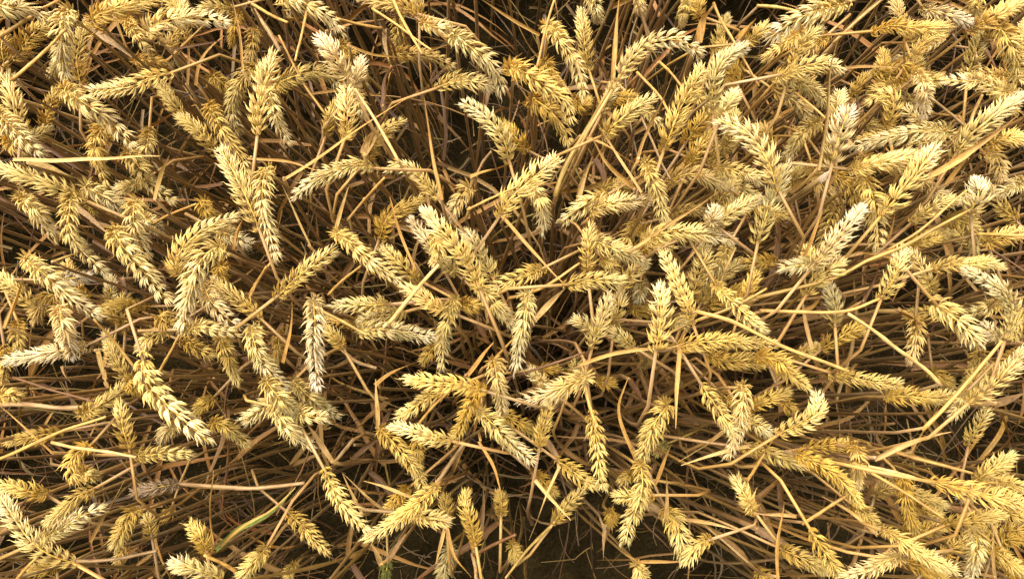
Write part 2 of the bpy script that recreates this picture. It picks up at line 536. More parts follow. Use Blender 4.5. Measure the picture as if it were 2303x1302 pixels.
# ear outline: tile, points from neck to tip | width, height layer, habit (r neck hidden below, s neck in view, p plump), tone
EARS = """
A -60,30 60,50 200,70 360,140 | 150 3 r 2
A 430,80 400,250 410,400 440,520 | 150 3 r 2
A 525,550 500,400 530,250 570,150 | 110 2 s 1
A 610,120 720,70 850,40 1030,0 | 150 3 r 1
A 970,190 1100,130 1280,120 1480,150 | 140 3 r 2
A 1500,60 1400,50 1290,75 | 100 2 s 1
A 90,380 160,290 240,200 330,170 | 140 2 s .5
A 30,430 10,300 30,200 | 110 2 s .5
A 890,390 1000,400 1110,440 | 90 1 r .3
A 1100,485 980,510 830,570 580,600 | 120 3 s 2
A 420,580 560,680 720,790 870,950 | 150 3 r 2
A 285,820 320,700 380,590 | 110 1 s .4
A 140,880 110,740 70,600 50,480 | 130 2 s 2
A -60,700 60,810 180,930 290,1010 | 130 3 s 2
A 670,830 620,950 640,1060 700,1190 | 130 2 r 1
A 830,1000 900,1080 970,1190 1130,1310 | 120 2 r 1
A 540,1300 380,1230 200,1160 -40,1080 | 130 3 s 1.6
A 920,1190 840,1215 750,1245 | 80 1 s 1.5
A 1370,690 1420,800 1480,900 1560,1010 1620,1150 | 120 2 r 1
A 1400,990 1300,860 1160,750 | 110 2 s 1.4
A 1680,1470 1600,1280 1520,1120 1430,960 | 140 3 s 2
A 1730,1108 1707,1273 1736,1447 1800,1692 | 130 3.05 r 2
B 60,850 70,680 110,510 170,340 | 150 3.1 s 2
A 1660,440 1560,540 1510,700 1560,860 | 120 2 r 1
A 1650,210 1640,320 1610,440 | 100 1 r .5
A 1540,100 1520,200 1510,300 | 90 1 r .4
A 1360,510 1430,550 1490,590 | 80 1 r .3
B 120,560 160,700 200,820 270,930 | 110 2 r 2
A 40,900 110,960 190,1010 | 110 1 s 1
B 230,-20 350,20 470,80 560,160 610,240 | 140 3 r 2
B 640,510 590,420 530,330 460,240 | 150 3 s 2
B 630,900 640,760 640,650 640,550 | 130 3 s 2
B 690,590 700,500 740,380 | 110 2.5 s 2
B 600,290 670,360 730,450 770,550 | 90 1 r .4
B 200,540 320,490 440,470 540,510 600,600 | 120 2 r 1
B 505,880 525,780 570,660 | 100 2 s 1
B 690,600 720,680 750,760 | 80 2 s 2
B 1100,100 1000,40 870,20 720,-5 | 100 2.5 s 1
B 1110,115 1100,40 1070,-40 | 110 2 s 1.6
B 1130,150 1220,180 1340,210 | 120 2.5 s 1.4
B 1340,230 1440,310 1560,400 1620,500 1650,610 | 150 3 r 1.8
B 1230,575 1330,530 1450,530 1600,570 | 120 2.6 s 1.6
B 975,140 965,240 970,330 | 80 1 r .5
B 930,360 1050,350 1180,370 1330,430 | 110 1 r .7
B 770,1040 800,950 880,850 1000,775 | 110 2 s 1
B 815,1100 700,1070 550,1120 420,1180 290,1290 | 120 3 s 1.8
B 1220,1280 1150,1200 1060,1110 960,1080 890,1110 | 110 2.6 s 1.8
B 1690,1040 1660,920 1570,790 1390,660 | 130 3 s 1.8
C 180,980 120,900 30,800 | 100 2 s .4
B 1420,1230 1350,1330 1290,1450 | 120 2 r 1.2
C 330,170 400,260 480,370 530,480 560,640 | 130 3 r 1.8
C 590,460 570,330 555,200 535,50 | 100 2 s 1.6
C 100,440 220,500 330,580 430,660 480,780 | 150 3 r 1.2
C 310,410 340,500 420,580 | 110 2 r .3
C 230,650 310,700 400,790 460,930 | 140 2 r .7
C 760,560 840,420 960,300 1110,260 1240,290 1320,370 | 130 3 s 2
C 680,730 720,640 770,560 | 100 2 s 1.8
C 740,640 820,640 910,640 | 110 2 r .5
C 700,880 760,810 870,720 1010,640 | 130 3 s 1.3
C 930,700 1000,750 1060,840 | 90 1 s 1.4
C 1080,970 1130,850 1200,680 1280,540 1340,440 | 140 3 s 1.2
C 1390,720 1400,560 1440,420 1530,350 1630,300 | 130 2.7 s 1.6
C 1560,430 1530,520 1490,600 | 110 1 r .4
C 1400,340 1440,220 1500,100 | 90 1 s .9
C 1600,290 1690,230 1750,160 | 110 2 s 1
C 610,-30 640,60 655,140 | 90 2 r 1.8
C 920,-30 925,30 930,90 | 80 1 r 1
C 1230,-20 1210,80 1195,170 | 80 1 r 1.2
C 1310,110 1300,40 1290,-30 | 110 2 s 1
C 1808,1215 1750,1041 1620,868 1432,781 | 165 3.2 s 2
C 1692,1562 1750,1389 1823,1215 1866,1070 | 150 3 s 1.3
C 1440,780 1490,690 1545,595 | 100 3 s 2
C 1230,920 1290,830 1390,740 | 120 2 s .5
C 1240,1090 1310,960 1410,870 | 120 2 s 1
C 1350,1060 1440,990 1570,910 | 90 1 s 1
C 1150,1160 1280,1130 1400,1180 1520,1230 | 120 2.3 r .8
C 1380,1090 1500,1100 1620,1130 1700,1190 | 90 2 s 1.6
C 970,1070 1000,1157 1040,1244 1070,1390 1094,1461 | 120 3 r 1.2
C 23,1395 72,1302 180,1200 290,1108 399,1027 | 150 3 s 1.7
C 217,1215 275,1302 295,1418 295,1519 | 130 2 r 1.7
C 490,640 550,690 600,660 | 80 1 s .5
D 90,920 60,860 -10,830 | 100 2 r .5
D 590,20 480,50 350,90 200,170 90,250 | 150 3 s 1.9
D 300,190 180,290 50,390 | 110 2 s 1.3
D 235,420 280,320 340,240 420,190 | 120 2.8 s 1.1
D 170,490 330,430 450,420 560,450 | 110 3 s 1.5
D 160,500 280,530 370,590 490,690 | 120 2.7 r 1.2
D 130,600 240,650 300,710 350,790 | 110 1 s 1.1
D 610,650 660,570 750,480 | 100 1 s .2
D 770,210 880,170 1010,180 1150,185 1280,165 | 110 3 s 1
D 1080,60 1180,80 1290,110 1430,170 | 110 2.8 s 1.7
D 1000,390 1060,310 1130,250 1220,220 | 100 2 s 1.3
D 1460,160 1550,110 1640,60 1800,0 | 140 3 r 1.2
D 1580,190 1640,260 1690,350 1700,480 1690,600 | 150 3 r 1
D 1370,490 1410,400 1440,300 1490,180 | 120 2.4 s 1.1
D 950,430 1010,470 1080,500 | 110 2 r .4
D 1060,490 1100,570 1090,660 1110,770 | 110 3 r 1.7
D 1050,510 1150,520 1210,530 | 90 2 s 1.4
D 1020,530 920,550 820,580 730,615 | 110 2 s .8
D 850,830 890,740 890,650 820,620 710,670 | 110 2.6 s 1.2
D 500,1050 540,900 580,780 610,700 | 165 3 s 1.7
D 515,790 530,690 550,590 | 90 2.6 s 1.9
D 460,1080 480,960 530,870 | 100 2 s .6
D 1240,860 1100,850 950,880 800,910 640,970 | 130 3.1 r 1.8
D 1080,810 1020,750 960,690 | 100 2 s 2
D 680,760 740,810 800,850 | 90 1 s 1
D 620,1110 720,1080 850,1050 1000,1020 1110,1000 | 120 2.9 s 1.8
D 500,1120 580,1190 650,1270 700,1400 | 130 2 s .8
D 709,1172 758,1273 787,1418 796,1635 | 138 2.8 r 1.7
D 833,1383 926,1273 1027,1163 1100,1047 1192,940 | 155 3 s 1.5
D 1190,950 1110,930 1000,940 | 90 2 s 1.8
D 1300,1000 1400,880 1530,770 1640,690 1750,630 | 150 3 s 1.7
D 1650,610 1580,580 1450,530 1350,530 1220,520 | 110 2.8 s 1.8
D 1520,950 1620,900 1760,900 | 120 2.8 s 1.3
D 1470,1000 1560,1020 1590,1100 1600,1190 | 100 2 s 1.3
D 1389,1383 1447,1273 1432,1172 | 155 3.1 s 1.9
D 1760,1170 1650,1225 1540,1285 | 90 2 s 1.7
D 1450,-20 1430,40 1430,100 | 80 1 r 1.2
D 395,800 300,870 240,960 180,1040 | 100 2.2 r 1.2
D 230,1210 260,1150 280,1080 | 90 1 s 1
E 140,70 220,140 300,240 380,340 | 130 2.8 r 1.8
E 470,60 450,180 450,290 520,400 620,500 700,570 | 120 3 r 1.5
E 570,10 690,70 810,150 | 130 2.7 r 1.8
E 590,130 610,150 650,165 | 90 1 r .2
E 880,110 870,230 910,350 950,480 | 130 2.8 r 1.8
E 930,190 980,230 1050,290 | 80 2 s 2
E 740,290 800,390 900,510 1000,630 1100,740 | 140 3.1 r 1.8
E 1320,110 1350,170 1400,220 | 110 2 r .4
E 1150,540 1170,430 1280,310 1420,240 1540,190 | 130 3 r 1.3
E 1430,290 1530,330 1640,390 | 80 2 s 1.9
E 1400,400 1300,490 1250,640 1210,780 1190,930 | 150 3.2 r 1.9
E 1430,520 1430,570 1465,620 | 90 2 r .3
E 1690,850 1600,770 1480,690 1370,610 | 110 2.2 s 1.3
E 1330,640 1370,740 1450,830 1550,910 | 120 2.5 s 1.9
E 180,480 290,570 410,680 530,770 650,840 | 130 3 r 1.9
E 350,610 470,595 610,585 | 80 2 s 1.8
E 710,740 720,670 715,590 | 70 1 s 1.7
E 960,780 850,770 740,770 650,800 | 70 1 s .4
E 770,880 740,830 700,790 | 90 1 s .6
E 320,710 260,780 230,880 | 130 1 r .5
E 390,790 410,890 440,1000 480,1110 | 130 3 r 1.6
E 565,1040 420,1060 270,1090 40,1130 | 120 2.6 s 1.9
E 1050,850 1090,885 1150,920 | 130 2.6 r .4
E 1100,930 1000,970 930,1030 920,1090 | 110 2 s 1.7
E 1200,930 1320,910 1420,930 1550,950 | 110 2.6 s 1.8
E 1180,1000 1290,1050 1400,1110 | 110 1 s .5
E 1440,990 1480,1090 1510,1180 1560,1290 | 100 2 r 1.1
E 1640,930 1660,1030 1710,1140 1790,1230 1860,1310 | 120 2.8 r 1.6
E 30,1040 30,1150 10,1280 | 90 1 s .6
E 932,1123 955,1259 1100,1432 1230,1548 1360,1664 | 165 3.2 p 2
E 839,1273 868,1302 911,1346 | 100 2 r .2
F 590,310 700,400 800,490 900,560 1010,630 | 130 3 r 1.8
F 1290,810 1200,770 1090,700 990,640 | 120 2.5 s 1.7
F 1100,620 1040,550 950,470 870,390 | 110 2.3 s 1.2
F 190,710 280,620 390,530 560,400 | 120 2.8 s 1.3
F 850,340 890,220 980,150 1150,70 | 120 2 s .7
F 420,750 430,880 420,1000 430,1130 450,1310 | 130 3 r 1.7
F 900,770 780,770 650,770 520,790 | 120 2.8 s 1.6
F 1000,820 900,830 800,850 710,890 | 100 2.4 s 1.8
F 740,930 900,930 1040,950 1200,980 | 110 3 r 1.7
F 710,900 610,880 510,860 | 90 1 s .6
F 610,1040 560,980 490,910 | 90 2 s 1.2
F 200,970 190,1050 190,1140 | 90 1 r .3
F 1330,750 1290,880 1260,1000 1260,1190 | 110 2.8 r 1.2
F 1220,1020 1170,1080 1120,1150 | 100 1 s .5
F 1230,470 1180,380 1110,290 1050,200 | 100 2 s 1.8
F 1215,320 1230,400 1205,510 | 80 2.4 s 1.9
F 1490,640 1440,520 1340,380 1230,260 1150,150 | 150 3.2 s 1.5
F 1490,640 1580,740 1660,830 1770,950 | 130 3 r 1.6
F 1590,600 1530,480 1460,360 1390,280 | 120 2.2 s 1.7
F 1904,535 1794,579 1678,622 1562,680 | 120 2.4 s 1.4
F 1390,760 1440,770 1510,790 | 100 2 s .5
F 1340,560 1290,510 1240,480 | 80 2 s 1.2
F 1527,1325 1389,1290 1215,1273 1027,1253 | 130 3 s 1.2
F 1597,1143 1614,1244 1635,1360 1649,1490 | 120 3 r 1.2
G 190,715 180,825 150,955 130,1070 125,1210 | 130 2.9 r 1.7
G 700,60 620,90 520,150 410,235 | 120 2.6 s 1.7
G 630,140 730,110 840,100 980,90 | 130 3 r 1.3
G 700,15 780,-5 860,15 | 120 2 r .6
G 580,570 585,460 590,370 600,250 | 110 2.8 s .8
G 640,360 750,400 850,440 970,490 | 120 2.9 r 1.4
G 680,470 730,510 770,590 | 100 2 s 1.1
G 450,640 570,620 680,610 820,620 | 125 3.4 s 1.1
G 1000,330 1120,290 1230,300 1350,310 1540,350 | 130 3.1 r 1.5
G 1340,270 1450,210 1570,140 1730,75 | 120 2.8 s 1.8
G 1390,240 1400,190 1415,130 | 60 3 s 1.8
G 1260,870 1220,740 1160,600 1110,500 1060,400 | 120 3 p 1.8
G 1270,690 1310,580 1340,470 1350,380 | 120 2.3 s 1.2
G 1030,1050 1055,900 1060,780 1040,640 | 150 3.1 s 1.6
G 820,640 880,560 960,500 | 110 2 s 1.5
G 920,640 925,690 910,760 | 60 1 s 1.8
G 750,930 780,800 800,660 | 120 1.6 s 1.2
G 620,1020 660,900 700,790 730,690 | 130 2.4 s 1.7
G 620,930 560,890 480,860 | 90 2 s 1.7
G 885,1045 800,980 720,920 | 100 2 s 1.2
G 870,790 930,810 1000,820 | 80 1 s .3
G 1030,1060 980,1110 940,1170 | 90 1 r .5
G 1130,890 1180,880 1235,890 | 80 2 s 1.4
G 1280,720 1350,700 1430,680 | 80 1 s .4
G 1410,630 1490,710 1580,800 1640,870 1740,940 | 110 2.8 s 1.7
G 1590,760 1640,650 1690,540 | 110 2.2 s 1
G 1190,1040 1340,1010 1500,1005 1650,1015 1810,1030 | 110 3 r 1
G 1370,1100 1480,1130 1600,1140 1740,1150 | 110 2 s .7
G 1130,190 1230,150 1380,170 | 90 1 s .4
G 960,300 980,330 1010,370 | 90 2 r .2
G 900,400 1000,390 1150,390 | 80 2 s .8
G 270,1190 340,1180 410,1180 | 90 1 s .3
G 310,1290 260,1240 200,1190 | 90 2 s 1.7
G 480,1220 500,1170 520,1130 | 80 1 s 1
G 555,1244 448,1296 333,1346 145,1403 | 145 3 r 1.6
G 1390,530 1430,510 1480,475 | 70 1 s .6
H 370,510 450,430 540,330 620,230 690,140 | 150 3.1 s 1.8
H 390,500 300,510 230,520 160,530 | 110 2.9 s 1.8
H 350,500 340,450 315,390 | 80 2.4 s 1.7
H 335,690 400,600 480,540 570,470 | 140 2.6 s 1.4
H 510,885 520,790 490,700 470,620 | 110 2.2 s 1.3
H 815,720 890,610 930,500 950,400 | 120 3 s 1.7
H 1150,690 1110,590 1060,500 990,410 | 100 2.2 s 1.7
H 1165,765 1280,840 1370,930 1450,1050 | 160 3.1 s 1.7
H 1160,530 1270,500 1380,510 1480,490 1600,520 | 100 2.6 s 1.4
H 1630,970 1665,860 1650,750 1570,650 1460,590 1360,540 | 115 3.1 p 1.8
H 1590,760 1490,790 1380,820 | 90 2 s 1.2
H 1590,980 1530,940 1470,900 | 80 2 s 1.7
H 1740,800 1700,880 1660,990 | 110 2 s 1
H 1290,220 1380,240 1420,310 1430,420 | 120 2.5 r .8
H 1490,370 1590,330 1770,300 | 110 2.8 s 1
H 1020,225 1130,150 1230,100 1350,100 | 110 2.6 s 1.6
H 1000,380 1100,350 1250,310 | 80 2 s 1.1
H 425,1055 530,990 620,940 715,930 | 110 2 s .3
H 240,1130 310,1080 410,1030 | 70 1 s 1
H 60,1110 160,1140 220,1220 330,1300 | 130 2.8 r .8
H 480,1210 610,1235 740,1265 960,1295 | 90 2 s 1.3
H 1140,1200 1200,1240 1280,1300 | 90 1 s .6
H 1403,1389 1533,1302 1635,1201 1750,1070 | 130 2.8 s 1.3
H 1500,1190 1470,1250 1440,1320 | 90 1 r .5
I -40,130 50,110 145,125 | 100 2 s 1.3
I 545,230 660,170 750,110 810,20 | 110 2 r 1.1
I 845,465 800,330 790,230 790,150 | 110 2.2 s 1
I 1150,310 1090,340 1045,420 | 80 1 s 1.7
I 1390,130 1330,170 1260,220 | 90 1 s .5
I 1390,290 1460,310 1540,370 1620,440 | 90 1 r .7
I 390,350 270,370 160,390 40,410 | 80 1 s .6
I 590,450 510,480 460,560 470,630 520,690 | 100 2 s 1.2
I 540,600 580,630 630,645 | 70 1 s 1
I 880,500 980,500 1080,490 1250,490 | 100 2 s 1.1
I 1160,690 1080,700 980,720 865,740 | 90 1 s -1
I 310,755 200,740 90,710 -40,690 | 110 2.2 s 1
I 485,1200 350,1160 220,1080 130,970 60,860 0,780 | 120 2.8 s 1.7
I 600,730 500,770 410,860 300,940 | 100 2 s 1.1
I 265,1055 400,980 540,890 690,850 | 100 2.4 s 1.8
I 840,890 800,980 740,1110 | 110 2 r .9
I 990,1030 970,960 960,890 | 80 1 s .7
I 1350,1125 1300,1030 1230,930 | 90 2 s .9
I 1440,1310 1350,1270 1230,1230 1120,1190 | 120 2 s 1.6
I 1730,1110 1660,1190 1560,1300 | 110 2 s 1.1
I 380,1230 290,1240 190,1240 | 90 1 s .3
I 790,1130 770,1170 780,1220 | 70 0 r 1
I 1808,130 1721,188 1577,289 | 115 2 s 1.8
I 1120,850 1090,880 1070,910 | 60 0 s .4
J 120,30 190,120 260,190 300,260 | 130 3 r 1.4
J 170,180 230,300 310,380 410,445 | 120 2.8 r 1.8
J 280,210 400,250 520,265 | 100 2.6 s 1.8
J 300,30 390,120 480,190 580,240 | 90 2.2 r 1.1
J 1280,85 1150,140 1060,200 955,260 | 90 2 s 1.2
J 1500,75 1430,190 1390,290 1340,395 | 100 2.2 r .8
J 1320,410 1200,390 1080,350 925,305 | 110 2.9 s 1.7
J 870,345 960,440 1040,540 1100,620 1140,730 | 110 2.3 r .9
J 1090,410 1100,480 1100,570 | 100 1 r .5
J 1519,231 1606,318 1722,434 1846,535 | 120 2.9 r 1.6
J 500,610 560,740 640,860 775,1005 | 100 2.6 s 1.3
J 1200,730 1080,830 970,920 750,1060 | 110 2.9 r 1.6
J 1060,880 1180,910 1320,935 | 90 2.3 s 1.7
J 1030,720 960,780 900,865 | 100 1.3 s .5
J 1290,910 1280,830 1275,755 | 90 1 s .4
J 1475,1080 1440,930 1400,820 1415,730 | 100 2 s .9
J 1640,890 1640,800 1625,735 | 90 1.2 s .4
J 255,875 350,960 430,1050 525,1135 | 80 1.3 s .8
J 905,1185 895,1250 890,1320 | 60 0 s -2
J 1300,1135 1280,1210 1260,1310 | 110 0.6 r -1.5
J 280,1230 260,1270 250,1320 | 70 0 r 1
K 100,1105 112,1140 118,1185 | 80 1 r 1
K 610,235 630,340 650,460 660,580 690,730 | 100 2.8 s 1.3
K 1095,190 1020,290 980,400 930,540 | 140 2.9 r 1.1
K 40,240 140,290 245,375 | 110 2 r .6
K 270,450 290,330 320,220 330,140 | 90 2.2 s 1.2
K 395,540 480,600 560,660 660,715 | 90 2.3 s .9
K 240,620 300,680 375,755 | 80 1.2 s .4
K 370,930 440,840 565,720 | 80 1.3 s 1
K 1330,55 1410,170 1480,270 1540,380 | 110 2.9 s 1.2
K 1600,65 1590,180 1560,330 1500,520 | 120 3 r 1.3
K 1440,90 1490,130 1530,190 | 90 1 s .2
L -30,190 70,140 210,90 | 90 2 s 1
L -60,260 0,300 95,365 | 110 2 s 1.5
L -90,450 50,470 170,520 320,575 | 90 2 s 1.2
K 930,580 940,700 910,820 860,930 825,1080 | 120 2.8 r 1.2
K 990,760 870,770 745,770 | 110 2.3 s 1.2
K 870,640 835,640 805,685 | 80 1 s .5
K 730,885 736,910 742,945 | 75 1 r .3
K 1095,860 1160,960 1190,1050 1210,1170 | 140 2 s .8
K 1375,1050 1300,1090 1215,1215 | 100 2.3 s 1
K 1660,860 1600,750 1535,630 | 100 2 s 1.7
K 915,1235 925,1268 935,1305 | 105 1.3 r 1.3
K 1090,430 1050,460 1015,495 | 80 0 s -1.6
K 650,20 700,30 755,30 | 80 1 s .3
L 155,360 260,310 360,260 410,180 390,85 | 90 2.8 s 1.6
L 170,150 210,180 245,225 | 80 1 s .2
L 910,120 1040,120 1160,130 1310,110 | 90 2.2 r .8
L 1360,95 1330,170 1275,255 | 90 2.2 s 1.8
L 1380,430 1440,320 1515,195 | 60 1 s 1.6
L 330,455 450,440 550,430 640,425 | 80 1.3 s .5
L 650,460 670,550 660,640 665,715 | 90 2 r .9
L 300,505 430,570 530,640 610,730 685,825 | 100 2.9 r .7
L 635,835 720,880 790,985 | 90 1.3 s .9
L 1170,680 1320,710 1480,760 1620,790 1780,835 | 130 2.9 s .8
L 1420,675 1530,600 1665,500 | 120 2.8 s 1
L 1240,950 1380,930 1500,900 1615,880 | 110 2.2 s .8
L 960,1020 1080,990 1230,960 | 110 1.4 s .7
L 890,1015 980,1080 1080,1150 1180,1200 1315,1255 | 120 2.9 r 1.4
L 970,1150 850,1190 720,1250 570,1300 | 110 2.7 s 1.4
L 365,1005 420,1090 480,1180 550,1300 | 100 2.6 s .9
L 165,1110 250,1150 360,1200 465,1255 | 100 2 s .8
L 1420,1005 1440,1100 1420,1200 1395,1300 | 110 2.6 r 1.6
L 1530,1110 1620,1170 1740,1265 | 100 2 s 1
L 1560,680 1650,690 1770,720 | 100 2 s 1
L 1550,1060 1640,1050 1770,1060 | 90 1 s .4
L 1220,1140 1290,1100 1395,1040 | 90 2 s 1.1
L 960,1190 1080,1220 1240,1295 | 110 2 s .7
L 770,765 820,730 905,690 | 100 1 s .3
L 15,1255 60,1290 95,1320 | 90 1 s .4
L 1040,840 1110,870 1205,890 | 90 1 s .6
L 1620,870 1690,890 1790,910 | 100 2 s .8
L 1600,1000 1680,990 1790,990 | 90 1 s .7
"""
